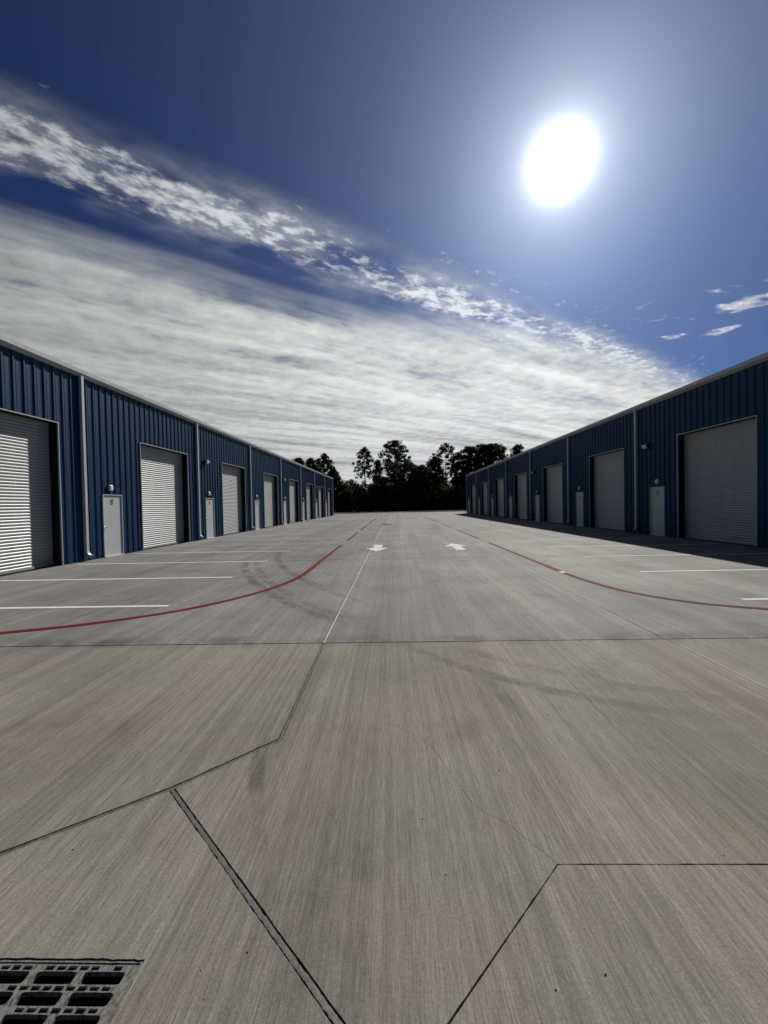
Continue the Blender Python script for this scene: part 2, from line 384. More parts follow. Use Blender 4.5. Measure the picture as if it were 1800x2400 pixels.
# ------------------------------------------------------------------ ground and paving
def poly_mesh(name, outer, holes, z, mat, depth=0.0):
    b = MB(); loops = [outer] + list(holes)
    flat = [p for l in loops for p in l]
    tris = tessellate_polygon([[Vector((p[0], p[1], 0)) for p in l] for l in loops])
    b.v = [(p[0], p[1], z) for p in flat]
    for t in tris:
        a, c, d = (Vector((*flat[q], 0)) for q in t)
        b.f.append(tuple(t) if (c - a).cross(d - a).z > 0 else tuple(t)[::-1])
    if depth:
        i0 = 0
        for l in loops:
            n = len(l); j = len(b.v); b.v += [(p[0], p[1], z - depth) for p in l]
            for q in range(n): b.f.append((i0 + q, j + q, j + (q + 1) % n, i0 + (q + 1) % n))
            i0 += n
    me = bpy.data.meshes.new(name); me.from_pydata(b.v, [], b.f); me.update(); me.materials.append(MATS[mat])
    return me
gx0, gx1, gy0, gy1 = GRATE
hole = [(gx0 - .014, gy0 - .014), (gx1 + .014, gy0 - .014), (gx1 + .014, gy1 + .014), (gx0 - .014, gy1 + .014)]
g = add('ground', poly_mesh('ground', [(-3000, -3000), (3000, -3000), (3000, 3000), (-3000, 3000)], [hole], -0.07, 'soil'))
tag(g, kind='structure')

pave = empty('pavement'); tag(pave, kind='structure')
def ragged(pts, step, amp):
    o = []
    for i, p in enumerate(pts):
        a, c = Vector(p), Vector(pts[(i + 1) % len(pts)]); L = (c - a).length
        n = max(1, min(260, int(L / step))); d = (c - a) / max(L, 1e-6); nr = Vector((-d.y, d.x))
        for j in range(n):
            w = a + (c - a) * (j / n)
            e = 0 if j == 0 else (mnoise.noise((w.x * 31, w.y * 31, 0.3)) * 0.7 + mnoise.noise((w.x * 9, w.y * 9, 5.3)) * 0.6) * amp
            o.append((w.x + nr.x * e, w.y + nr.y * e))
    return o
def inset(pts, hw):
    """move edge i of a counter-clockwise polygon inwards by hw[i]"""
    n = len(pts); ln = []
    for i in range(n):
        a, c = Vector(pts[i]), Vector(pts[(i + 1) % n]); d = (c - a).normalized(); nr = Vector((-d.y, d.x))
        ln.append((a + nr * hw[i], d))
    o = []
    for i in range(n):
        (p, d), (q, e) = ln[i - 1], ln[i]
        den = d.x * e.y - d.y * e.x
        if abs(den) < 1e-5: o.append(tuple(q)); continue
        t = ((q.x - p.x) * e.y - (q.y - p.y) * e.x) / den
        o.append(tuple(p + d * t))
    return o
GREY = (0.183, 0.182, 0.173, 1); TAN = (0.204, 0.197, 0.168, 1)
def slab(pts, hw, colr, step=0.4, amp=0.0, holes=()):
    area = sum(pts[i][0] * pts[(i + 1) % len(pts)][1] - pts[(i + 1) % len(pts)][0] * pts[i][1] for i in range(len(pts)))
    if area < 0: raise ValueError('slab winding')
    outl = ragged(inset(pts, hw), step, amp)
    o = add('slab', poly_mesh('slab', outl, holes, 0.0, 'broomed_concrete', 0.06), pave); o.color = colr
    return o
JX = -0.885; RX = 3.195; LX = -5.0; R2 = 7.4; Y0 = 4.77; YE = -4.0
P0 = (-0.848, 2.791); D1 = (-1.359, 2.301); DL = (LX, -0.43); V = (-0.03, 1.075); RV = (0.719, 1.808)
# near slabs round the drain (gap half-widths edge by edge)
slab([DL, D1, P0, (JX, Y0), (LX, Y0)], [.016, .016, .016, .013, .003], TAN, .02, .0035)
slab([(LX, YE), (V[0], YE), V, D1, DL], [.003, .003, .016, .016, .003], (0.208, 0.202, 0.174, 1), .02, .004, [ragged(hole, .02, .006)[::-1]])
slab([V, RV, (RX, 1.815), (RX, Y0), (JX, Y0), P0, D1], [.0030, .0030, .003, .013, .016, .016, .016], TAN, .02, .0028)
slab([(V[0], YE), (RX, YE), (RX, 1.815), RV, V], [.003, .003, .0030, .0030, .003], (0.206, 0.198, 0.174, 1), .02, .0020)
slab([(RX, YE), (R2, YE), (R2, Y0), (RX, Y0)], [.003, .003, .006, .004], (0.210, 0.205, 0.184, 1), .03, .0015)
slab([(R2, YE), (XR, YE), (XR, Y0), (R2, Y0)], [.003, .003, .006, .003], TAN, .2, .001)
slab([(XL, YE), (LX, YE), (LX, Y0), (XL, Y0)], [.003, .003, .006, .003], TAN, .2, .001)
rows = [Y0, 12.1, 18.7, 25.6, 32.6, 39.6, 46.6, 53.6, 60.6, 66.5, 73.2, 81.0]
cols = [XL, LX, JX, RX, R2, XR]
rs = random.Random(5)
for r0, r1 in zip(rows[:-1], rows[1:]):
    for c0, c1 in zip(cols[:-1], cols[1:]):
        v = rs.uniform(-.016, .016)
        near = r0 < 13
        gl = .014 if c0 == JX else .0035; gr_ = .014 if c1 == JX else .0035
        slab([(c0, r0), (c1, r0), (c1, r1), (c0, r1)], [.011 if r0 == Y0 else .006, gr_, .005, gl], tuple(a + v for a in GREY[:3]) + (1,), .05 if near else .3, .0025 if near else .002)
for c0, c1 in ((XL - 22, XL), (XR, XR + 22)):            # lot past the ends of the buildings
    slab([(c0, 66.5), (c1, 66.5), (c1, 81.0), (c0, 81.0)], [.004] * 4, GREY, 1.0, .0)

def ribbon(name, pts, w, z, mat, parent, amp=0.0, step=0.03, crown=0.0, thick=0.0):
    """a strip of width w along a polyline, edges uneven by amp"""
    line = []
    for a, c in zip(pts[:-1], pts[1:]):
        a, c = Vector(a), Vector(c); n = max(1, min(500, int((c - a).length / step)))
        line += [a + (c - a) * (j / n) for j in range(n)]
    line.append(Vector(pts[-1])); b = MB(); m_ = len(line)
    for j, p in enumerate(line):
        t = (line[min(j + 1, m_ - 1)] - line[max(j - 1, 0)]).normalized(); nr = Vector((-t.y, t.x))
        e1 = amp * (mnoise.noise((p.x * 37, p.y * 37, 1.0)) + .8 * mnoise.noise((p.x * 113, p.y * 113, 4.0)))
        e2 = amp * (mnoise.noise((p.x * 37, p.y * 37, 8.0)) + .8 * mnoise.noise((p.x * 113, p.y * 113, 2.0)))
        l_, r_ = p + nr * (w / 2 + e1), p - nr * (w / 2 + e2)
        b.v += [(l_.x, l_.y, z), (p.x, p.y, z + crown), (r_.x, r_.y, z)]
    for j in range(m_ - 1):
        i = 3 * j
        b.f += [(i, i + 1, i + 4, i + 3), (i + 1, i + 2, i + 5, i + 4)]
    return add(name, b.mesh(name, mat, smooth=bool(crown)), parent)
def off(p, q, d): # shift helper for the joint ends
    return p
jb = add('joint_bed', poly_mesh('joint_bed', [(XL - 22, YE), (XR + 22, YE), (XR + 22, 81), (XL - 22, 81)], [hole], -0.02, 'joint_dark'), pave)
ribbon('sealant_strip', [(-2.0 - 2.9, -0.355), D1], .019, -.0030, 'joint_sealant', pave, .0030, .008, .0004)
ribbon('sealant_strip', [D1, P0], .019, -.0030, 'joint_sealant', pave, .0030, .008, .0004)
ribbon('sealant_strip', [D1, V], .020, -.0040, 'joint_sealant', pave, .0036, .007, .0005)
ribbon('sealant_strip', [P0, (JX, Y0)], .015, -.005, 'joint_sealant', pave, .0026, .01, .0006)
ribbon('sealant_strip', [(JX, Y0), (JX, 33.2)], .019, -.0005, 'joint_sealant_sheen', pave, .002, .06, .002)
ribbon('sealant_strip', [(LX, Y0), (RX, Y0)], .008, -.005, 'joint_sealant', pave, .002, .03, .001)
CR_PTS = [(-.10, 3.02), (.13, 2.822), (.22, 2.70), (.29, 2.516), (.33, 2.38), (.401, 2.181), (.45, 2.12), (.524, 2.068), (.575, 2.01), (.626, 1.938), (.68, 1.86), (.716, 1.812)]
cp_ = []
for a, c in zip(CR_PTS[:-1], CR_PTS[1:]):
    for j in range(6):
        t = j / 6; w = Vector(a) * (1 - t) + Vector(c) * t
        cp_.append((w.x + rs.uniform(-.006, .006), w.y + rs.uniform(-.006, .006)))
ribbon('crack', cp_ + [CR_PTS[-1]], .0012, .0008, 'crack_dark', pave, .0006, .01)
# painted markings
for i in range(20):
    y = 6.69 + i * 2.69
    ribbon('parking_line', [(XL + .35, y), (-3.90, y)], .105, .004, 'white_paint' if i < 4 else 'white_paint_worn', pave, .002, .05)
    y = 6.59 + i * 2.675
    ribbon('parking_line', [(5.64, y), (XR - .35, y)], .105, .004, 'white_paint' if i < 5 else 'white_paint_worn', pave, .002, .05)
def smooth_line(pts, n=14):
    o = []
    q = [Vector(pts[0]) * 2 - Vector(pts[1])] + [Vector(p) for p in pts] + [Vector(pts[-1]) * 2 - Vector(pts[-2])]
    for a, b_, c, d in zip(q, q[1:], q[2:], q[3:]):
        for j in range(n):
            t = j / n
            o.append(tuple(0.5 * ((2 * b_) + (c - a) * t + (2 * a - 5 * b_ + 4 * c - d) * t * t + (3 * b_ - a - 3 * c + d) * t ** 3)))
    return o + [tuple(pts[-1])]
redL = smooth_line([(-9.6, 4.55), (-7.6, 4.62), (-6.4, 4.98), (-5.46, 5.30), (-4.47, 5.707), (-3.474, 6.428), (-2.80, 7.40), (-2.40, 8.45), (-2.24, 9.7), (-2.24, 12.3)])
redR = smooth_line([(10.6, 5.0), (8.0, 5.15), (6.6, 5.55), (5.513, 5.994), (4.762, 6.425), (4.22, 7.2), (3.98, 8.2), (3.91, 9.36), (3.90, 12.4)])
def stencil_gap(x, y0, y1):
    """the lettered stretch of the fire lane line: thin red rims, a run of worn white blocks between"""
    for e in (-.048, .048): ribbon('fire_lane_line', [(x + e, y0), (x + e, y1)], .014, .004, 'red_paint_worn', pave, .001, .1)
    y = y0 + .08
    while y < y1 - .2:
        w = rs.uniform(.12, .26); ribbon('stencil_mark', [(x, y), (x, y + w)], .07, .0042, 'white_paint_worn', pave, .006, .03); y += w + rs.uniform(.05, .12)
def straight(x, y0, yend, gaps, mat):
    y = y0
    for a, b_ in gaps:
        ribbon('fire_lane_line', [(x, y), (x, a)], .124, .004, mat, pave, .002, .1); stencil_gap(x, a, b_); y = b_
    ribbon('fire_lane_line', [(x, y), (x, yend)], .124, .004, mat, pave, .002, .1)
ribbon('fire_lane_line', redL, .135, .004, 'red_paint', pave, .002, .05)
ribbon('fire_lane_line', redR, .128, .004, 'red_paint_worn', pave, .002, .05)
straight(-2.24, 12.3, 52.0, [(16.6, 18.65), (24.4, 26.2), (33.5, 35.0), (42.0, 43.2)], 'red_paint')
straight(3.90, 12.4, 52.0, [(16.5, 18.65), (25.0, 27.0), (33.2, 35.2), (42.0, 43.6)], 'red_paint_worn')
ribbon('stencil_mark', [(3.91, 9.26), (3.91, 9.46)], .12, .0046, 'white_paint', pave, .004, .03)
def arrow(cx, tip, tail, sgn):
    """two-piece lane arrow: head triangle and stem block"""
    base = tip - sgn * 1.08
    b = MB(); z = .0045
    b.face([(cx - .44, base, z), (cx + .44, base, z), (cx, tip, z)])
    b.face([(cx - .165, tail, z), (cx + .165, tail, z), (cx + .165, base - sgn * .06, z), (cx - .165, base - sgn * .06, z)])
    o = add('lane_arrow', b.mesh('lane_arrow', 'white_paint'), pave)
arrow(-.66, 14.14, 16.42, -1); arrow(2.37, 16.47, 14.17, 1)

# ------------------------------------------------------------------ drain grates
def drain(x0, x1, y0, y1, label):
    t = empty('drain_grate', ((x0 + x1) / 2, (y0 + y1) / 2, 0)); ox, oy = t.location.x, t.location.y
    tag(t, label, 'drain grate')
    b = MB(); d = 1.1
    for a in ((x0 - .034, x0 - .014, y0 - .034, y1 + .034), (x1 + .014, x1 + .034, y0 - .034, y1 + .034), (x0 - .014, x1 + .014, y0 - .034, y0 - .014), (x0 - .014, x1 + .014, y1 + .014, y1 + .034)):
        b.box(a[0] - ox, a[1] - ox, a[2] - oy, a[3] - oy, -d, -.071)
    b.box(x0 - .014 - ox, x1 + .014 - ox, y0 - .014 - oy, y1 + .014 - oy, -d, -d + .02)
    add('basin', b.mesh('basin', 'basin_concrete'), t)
    b = MB()                                       # seat frame round the grate
    for a in ((x0 - .010, x0 - .004, y0 - .010, y1 + .010), (x1 + .004, x1 + .010, y0 - .010, y1 + .010), (x0 - .004, x1 + .004, y0 - .010, y0 - .004), (x0 - .004, x1 + .004, y1 + .004, y1 + .010)):
        b.box(a[0] - ox, a[1] - ox, a[2] - oy, a[3] - oy, -.05, -.004 + rs.uniform(-.001, .001))
    add('frame', b.mesh('frame', 'cast_iron'), t)
    px, py, hw, hh = .1765, .0608, .075, .0195
    holes = []; lugs = MB()
    ny = int((y1 - y0 - .02) / py); nx = int((x1 - x0 - .02) / px)
    for j in range(ny):
        cy = y1 - .0415 - j * py
        for i in range(nx):
            cx = x1 - .107 - i * px
            pts = []
            for q in range(20):
                w = 2 * math.pi * q / 20
                ex = math.copysign(abs(math.cos(w)) ** .27, math.cos(w)) * hw; ey = math.copysign(abs(math.sin(w)) ** .27, math.sin(w)) * hh
                pts.append((cx + ex - ox + .0015 * mnoise.noise((cx * 9 + ex * 40, cy * 9, 0)), cy + ey - oy))
            holes.append(pts[::-1])
    plate = ragged([(x0 - ox, y0 - oy), (x1 - ox, y0 - oy), (x1 - ox, y1 - oy), (x0 - ox, y1 - oy)], .03, .0015)
    add('grate_plate', poly_mesh('grate_plate', plate, holes, -.006, 'cast_iron', .018), t)
    sl_ = MB()
    for j in range(ny + 1):
        cy = y1 - .0110 - j * py
        i = 0; xx = x1 - .055
        while xx > x0 + .03:
            if rs.random() > .12 and y0 + .01 < cy: sl_.box(xx - .028 - ox, xx - ox, cy - .0028 - oy, cy + .0028 - oy, -.0065, -.0018 + rs.uniform(-.001, .001))
            xx -= .042
    o = add('slot_marks', sl_.mesh('slot_marks', 'joint_dark'), t); o['kind'] = 'stuff'  # dark raised dashes stand in for recessed slots, their shade in the colour
    return t
drain(*GRATE, 'cast iron drain grate with oblong holes, at the near left corner')
t = empty('drain_cover', (-.60, 33.45, 0)); tag(t, 'small dark drain cover out on the drive between the red lines', 'drain cover')
b = MB()
for i in range(9): b.box(-.35 + i * .08, -.31 + i * .08, -.33, .33, .001, .012)
add('bars', b.mesh('bars', 'joint_dark'), t)['kind'] = 'stuff'
b = MB()
for a in ((-.38, .38, -.40, -.34), (-.38, .38, .34, .40), (-.40, -.36, -.33, .33), (.36, .40, -.33, .33)): b.box(*a, .001, .014)
add('frame', b.mesh('frame', 'joint_dark'), t)

# ------------------------------------------------------------------ warehouses (local x along the wall, y into the building)
RD0, RD1, RDH = 2.929, 6.597, 4.357       # roll-up door opening in each bay
MDW, MDH = 0.983, 2.198
REC = 0.27
LEN = NB * BAY
def wall_profile(u0, u1, cuts):
    per = BAY / 24; pts = []
    i0 = int(math.floor(u0 / per)); i1 = int(math.ceil(u1 / per))
    base = [(0, 0), (.050, 0), (.056, .005), (.070, .005), (.076, 0), (.110, 0), (.140, .032), (.178, .032), (.208, 0), (.242, 0), (.248, .005), (.262, .005), (.268, 0)]
    for i in range(i0, i1 + 1):
        for a, h in base:
            u = i * per + a
            if u0 - 1e-6 <= u <= u1 + 1e-6: pts.append((u, h))
    if pts[0][0] > u0 + 1e-5: pts.insert(0, (u0, 0))
    if pts[-1][0] < u1 - 1e-5: pts.append((u1, 0))
    for c in cuts:
        if u0 < c < u1:
            for j in range(len(pts) - 1):
                (a, h), (b_, h2) = pts[j], pts[j + 1]
                if a < c < b_:
                    pts.insert(j + 1, (c, h + (h2 - h) * (c - a) / (b_ - a))); break
    return pts
def wall_panel(u0, u1, md0):
    b = MB(); cuts = (RD0, RD1, md0, md0 + MDW)
    pts = wall_profile(u0, u1, cuts)
    for (a, h), (c, h2) in zip(pts[:-1], pts[1:]):
        mid = (a + c) / 2; zb = .02
        if RD0 < mid < RD1: zb = RDH
        if md0 < mid < md0 + MDW: zb = MDH
        i = len(b.v); b.v += [(a, -h, zb), (c, -h2, zb), (c, -h2, EAVE + .10), (a, -h, EAVE + .10)]; b.f.append((i, i + 1, i + 2, i + 3))
    me = bpy.data.meshes.new('wall_panel'); me.from_pydata(b.v, [], b.f); me.update(); me.materials.append(MATS['blue_steel'])
    return me
def curtain_mesh():
    b = MB(); n = 50; p = (RDH + .10) / n; prof = []
    for i in range(n):
        for fz, d in ((0.0, -.004), (.10, .003), (.25, .009), (.45, .0135), (.65, .0135), (.80, .009), (.90, .003)):
            prof.append((.02 + (i + fz) * p, d))
    for j, (z, d) in enumerate(prof): b.v += [(RD0 + .002, REC - d, z), (RD1 - .002, REC - d, z)]
    for j in range(len(prof) - 1): b.f.append((2 * j, 2 * j + 1, 2 * j + 3, 2 * j + 2))
    me = bpy.data.meshes.new('roll_up_door'); me.from_pydata(b.v, [], b.f); me.update(); me.materials.append(MATS['door_curtain'])
    return me
def text_mesh(s, h, name):
    cu = bpy.data.curves.new(name, 'FONT'); cu.body = s; cu.size = h / .72; cu.align_x = 'CENTER'; cu.offset = .012; cu.resolution_u = 3
    o = bpy.data.objects.new(name, cu); COL.objects.link(o)
    bpy.context.view_layer.update()
    me = bpy.data.meshes.new_from_object(o.evaluated_get(bpy.context.evaluated_depsgraph_get()))
    bpy.data.objects.remove(o)
    me.name = name; me.materials.clear(); me.materials.append(MATS['black_paint'])
    for v in me.vertices: v.co = (v.co.x * .62, -.002 - v.co.z, v.co.y)
    return me

CURTAIN = curtain_mesh()
BBAR = MB().box(RD0 + .004, RD1 - .004, REC - .03, REC + .01, .004, .075).mesh('bottom_bar', 'door_curtain')
def jambs(a, b_, h, deep, mat, name):
    m1 = MB().box(a - .012, a, .004, deep, .0, h + .012).mesh(name, mat)
    m2 = MB().box(b_, b_ + .012, .004, deep, .0, h + .012).mesh(name, mat)
    m3 = MB().box(a, b_, .004, deep, h, h + .012).mesh(name, mat)
    return m1, m2, m3
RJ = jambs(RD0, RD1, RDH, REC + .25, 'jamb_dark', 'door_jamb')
TR = (MB().box(RD0 - .026, RD0, -.042, .003, .0, RDH).mesh('jamb_trim', 'white_trim'),
      MB().box(RD1, RD1 + .026, -.042, .003, .0, RDH).mesh('jamb_trim', 'white_trim'),
      MB().box(RD0 - .034, RD1 + .034, -.046, .003, RDH + .0005, RDH + .028).mesh('head_trim', 'white_trim'))
HOOD = MB().box(RD0, RD1, REC - .015, REC + .2, RDH - .13, RDH - .001).mesh('door_hood', 'door_curtain')
# downspout: boxy pipe, elbow kicked out at the foot
def downspout_mesh():
    b = MB(); w = .052
    prof = [(-.036, EAVE + .06), (-.036, .30), (-.060, .20), (-.115, .12), (-.255, .10)]
    prof_o = [(-.132, EAVE + .06), (-.132, .33), (-.150, .265), (-.190, .215), (-.275, .190)]
    n = len(prof)
    for (y, z), (y2, z2) in zip(prof, prof_o): b.v += [(-w, y, z), (w, y, z), (w, y2, z2), (-w, y2, z2)]
    for j in range(n - 1):
        i = 4 * j
        for q in range(4): b.f.append((i + q, i + (q + 1) % 4, i + 4 + (q + 1) % 4, i + 4 + q))
    b.f.append((0, 1, 2, 3))
    return b.mesh('downspout', 'white_trim')
DSP = downspout_mesh()
DSTRAP = MB().box(-.062, .062, -.137, -.032, 0, .03).mesh('strap', 'white_trim')
# eave gutter: lower face leaning out, upright fascia, rolled lip
GUT = MB().prism([(0.0, EAVE), (-.045, EAVE), (-.165, EAVE + .085), (-.165, EAVE + .215), (-.150, EAVE + .215), (-.150, EAVE + .10), (0.0, EAVE + .03)], 0, -.06, LEN + .06).mesh('gutter', 'gutter_steel')
GSTRAP = MB().prism([(-.168, EAVE + .10), (-.168, EAVE + .205), (-.160, EAVE + .205), (-.160, EAVE + .10)], 0, -.014, .014).mesh('gutter_strap', 'gutter_steel')
DEPTH = 18.0
ROOF = MB().prism([(-.02, EAVE + .12), (DEPTH / 2, EAVE + .75), (DEPTH + .02, EAVE + .12), (DEPTH + .02, EAVE + .20), (DEPTH / 2, EAVE + .83), (-.02, EAVE + .20)], 0, -.02, LEN + .02).mesh('roof', 'roof_steel')
ENDW = lambda u: MB().prism([(.002, 0), (DEPTH, 0), (DEPTH, EAVE + .12), (DEPTH / 2, EAVE + .74), (.002, EAVE + .12)], 0, u, u + .03).mesh('end_wall', 'blue_steel')
E0, E1 = ENDW(0.0), ENDW(LEN - .03)
BACKW = MB().box(.03, LEN - .03, DEPTH - .03, DEPTH, 0, EAVE + .1).mesh('rear_wall', 'blue_steel')
CORN = MB().box(-.05, .06, -.040, .10, .02, EAVE - .002).mesh('corner_trim', 'white_trim')
HANDLE = MB()
HANDLE.tube([(0, -.0, 0), (0, -.014, 0)], .038, 12); HANDLE.tube([(0, -.01, 0), (0, -.065, 0)], .013, 8); HANDLE.tube([(-.005, -.062, 0), (.07, -.066, 0), (.15, -.058, -.008)], .013, 8)
HANDLE = HANDLE.mesh('handle', 'steel_satin', True)

def warehouse(loc, rz, md0, letter, descending, label, dshift):
    t = empty('warehouse', loc, rz); tag(t, label, 'warehouse', 'blue warehouses along the drive')
    md1 = md0 + MDW
    panels = [wall_panel(i * BAY / 8, (i + 1) * BAY / 8, md0) for i in range(8)]
    FR = (MB().box(md0 - .008, md0 + .026, -.044, .10, .0, MDH - .001).mesh('jamb_trim', 'white_trim'),
          MB().box(md1 - .026, md1 + .008, -.044, .10, .0, MDH - .001).mesh('jamb_trim', 'white_trim'),
          MB().box(md0 - .014, md1 + .014, -.048, .10, MDH, MDH + .03).mesh('head_trim', 'white_trim'))
    LEAF = MB().box(md0 + .027, md1 - .027, -.008, .035, .03, MDH - .002).mesh('entry_door', 'door_paint')
    TH = MB().box(md0 + .027, md1 - .027, -.07, .09, .001, .026).mesh('threshold', 'lamp_plastic')
    for i in range(NB):
        u = i * BAY
        for pm in panels: add('wall_panel', pm, t, (u, 0, 0))
        d = add('roll_up_door', CURTAIN, t, (u, 0, 0))
        add('bottom_bar', BBAR, d); add('door_hood', HOOD, d)
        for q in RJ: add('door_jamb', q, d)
        add('jamb_trim', TR[0], d); add('jamb_trim', TR[1], d); add('head_trim', TR[2], d)
        e = add('entry_door', LEAF, t, (u, 0, 0))
        for q in FR: add(q.name.split('.')[0], q, e)
        add('threshold', TH, e); add('handle', HANDLE, e, (md0 + .085, -.008, 1.06))
        num = f'{letter}{NB - i if descending else i + 1}'
        add('door_number', text_mesh(num, .175, 'door_number'), e, ((md0 + md1) / 2 - .01, -.008, 1.87))
    for i in range(NB + 1):
        u = i * BAY + (dshift if 0 < i < NB else (.09 if i == 0 else -.09))
        d = add('downspout', DSP, t, (u, 0, 0))
        for z in (1.4, 3.6): add('strap', DSTRAP, d, (0, 0, z))
    g_ = add('gutter', GUT, t)
    for i in range(int(LEN / 3.05)): add('gutter_strap', GSTRAP, g_, (1.4 + i * 3.05, 0, 0))
    add('roof', ROOF, t); add('end_wall', E0, t); add('end_wall', E1, t); add('rear_wall', BACKW, t)
    add('corner_trim', CORN, t, (0, 0, 0)); add('corner_trim', CORN, t, (LEN - .01, 0, 0))
    return t
MDL, MDR = 0.754, 1.121
wl = warehouse((XL, YL - BAY, 0), R(90), MDL, 'B', True, 'long blue ribbed metal warehouse on the left, its doors catching sunlight', -.115)
wr = warehouse((XR, YR + 6 * BAY, 0), R(-90), MDR, 'C', False, 'long blue ribbed metal warehouse on the right, its front in shadow', .12)

# lamps fixed to the walls: things of their own
def rounded(w, h, r, n=4):
    o = []
    for cx, cz, a0 in ((w - r, h - r, 0), (-w + r, h - r, 90), (-w + r, -h + r, 180), (w - r, -h + r, 270)):
        for q in range(n + 1):
            a = R(a0 + 90 * q / n); o.append((cx + r * math.cos(a), cz + r * math.sin(a)))
    return o
def door_lamp():
    t = empty('door_lamp')
    b = MB(); p = rounded(.085, .105, .025); b.prism([(a, c) for a, c in p], 1, -.075, -.034)
    add('housing', b.mesh('housing', 'lamp_plastic'), t)
    b = MB(); q0 = rounded(.080, .100, .030); q1 = rounded(.066, .072, .028); n = len(q0)
    b.v = [(x, -.075, z) for x, z in q0] + [(x, -.115, z - .012) for x, z in q1]
    b.f = [(j, (j + 1) % n, n + (j + 1) % n, n + j) for j in range(n)] + [tuple(range(n, 2 * n))]
    add('lens', b.mesh('lens', 'lamp_plastic'), t)
    b = MB().tube([(0, -.036, -.10), (0, -.036, -.20)], .014, 8)
    add('conduit', b.mesh('conduit', 'lamp_housing'), t)
    return t
def wall_pack():
    t = empty('wall_lamp')
    b = MB().prism([(-.034, -.11), (-.034, .11), (-.12, .125), (-.22, .08), (-.22, .05), (-.14, -.10)], 0, -.16, .16)
    add('housing', b.mesh('housing', 'lamp_housing'), t)
    b = MB(); b.prism([(-.222, .045), (-.222, .072), (-.236, .062), (-.232, -.02), (-.170, -.098), (-.144, -.098)], 0, -.145, .145)
    add('lens', b.mesh('lens', 'lamp_lens'), t)
    return t
ord_ = ['nearest', 'second', 'third', 'fourth', 'fifth', 'sixth', 'farthest', 'eighth']
base_l, base_w = door_lamp(), wall_pack()
used = {'d': False, 'w': False}
def place(base, key, wh, u, z, label, group, cat):
    o = base if not used[key] else copy_tree(base); used[key] = True
    M_ = Matrix.Translation(wh.location) @ Matrix.Rotation(wh.rotation_euler.z, 4, 'Z')
    o.location = M_ @ Vector((u, 0, z)); o.rotation_euler.z = wh.rotation_euler.z
    tag(o, label, cat, group)
num_w = {7: 'B7', 6: 'B6'}
for j in range(7):
    pos = f'{ord_[j]} ' if j else ''
    lab = 'small white lamp above the entry door numbered B7, left warehouse' if j == 0 else f'small white lamp above the {ord_[j]} entry door of the left warehouse'
    place(base_l, 'd', wl, (j + 1) * BAY + MDL + MDW / 2 - .12, 2.47, lab, 'small lamps above the entry doors', 'lamp')
    lab = 'small white lamp above the entry door numbered C7, right warehouse' if j == 0 else f'small white lamp above the {ord_[j]} entry door of the right warehouse'
    place(base_l, 'd', wr, (6 - j) * BAY + MDR + MDW / 2 + .05, 2.48, lab, 'small lamps above the entry doors', 'lamp')
for j, nm in enumerate(('nearest', 'middle', 'farthest')):
    place(base_w, 'w', wl, (2 + 2 * j) * BAY + .80, 4.17, f'{nm} dark wall lamp high on the left warehouse beside a downspout', 'floodlights high on the walls', 'lamp')
    place(base_w, 'w', wr, (6 - 2 * j) * BAY + .98, 4.17, f'{nm} dark wall lamp high on the right warehouse beside a downspout', 'floodlights high on the walls', 'lamp')

# ------------------------------------------------------------------ far end: kerbs and grass
def kerb(x0, x1, y, label):
    n = max(2, int((x1 - x0) / 6)); t = empty('kerb', ((x0 + x1) / 2, y, 0)); tag(t, label, 'kerb'); cx = t.location.x
    for i in range(n):
        a = x0 + (x1 - x0) * i / n; c = x0 + (x1 - x0) * (i + 1) / n - .012
        b = MB().prism([(0, -.05), (0, .11), (.02, .145), (.14, .15), (.16, -.05)], 0, a - cx, c - cx)
        o = add('kerb_stone', b.mesh('kerb_stone', 'broomed_concrete'), t); o.color = GREY
kerb(-34, -6.9, 81.05, 'low concrete kerb at the far left end of the lot')
kerb(3.6, 36, 81.05, 'low concrete kerb at the far right end of the lot')
def turf(name, x0, x1, y0, y1, label):
    nx, ny = 90, 30; b = MB()
    for j in range(ny + 1):
        for i in range(nx + 1):
            x = x0 + (x1 - x0) * i / nx; y = y0 + (y1 - y0) * j / ny
            b.v.append((x, y, (.06 if 0 < j < ny and 0 < i < nx else -.06) + .05 * mnoise.noise((x * .5, y * .5, 0))))
    for j in range(ny):
        for i in range(nx):
            a = j * (nx + 1) + i; b.f.append((a, a + 1, a + nx + 2, a + nx + 1))
    r = random.Random(name)
    for _ in range(5000):
        x, y = r.uniform(x0, x1), r.uniform(y0 + .1, min(y1, y0 + 16)); h = r.uniform(.06, .22); a = r.uniform(0, 6.3); w = .03
        i = len(b.v); b.v += [(x - w * math.cos(a), y - w * math.sin(a), .02), (x + w * math.cos(a), y + w * math.sin(a), .02), (x + r.uniform(-.06, .06), y + r.uniform(-.06, .06), .05 + h)]; b.f.append((i, i + 1, i + 2))
    me = bpy.data.meshes.new(name); me.from_pydata(b.v, [], b.f); me.update(); me.materials.append(MATS['grass'])
    tag(add(name, me), label, 'grass', kind='stuff')
turf('grass', -60, 60, 81.3, 150, 'dry short grass verge beyond the far kerbs')

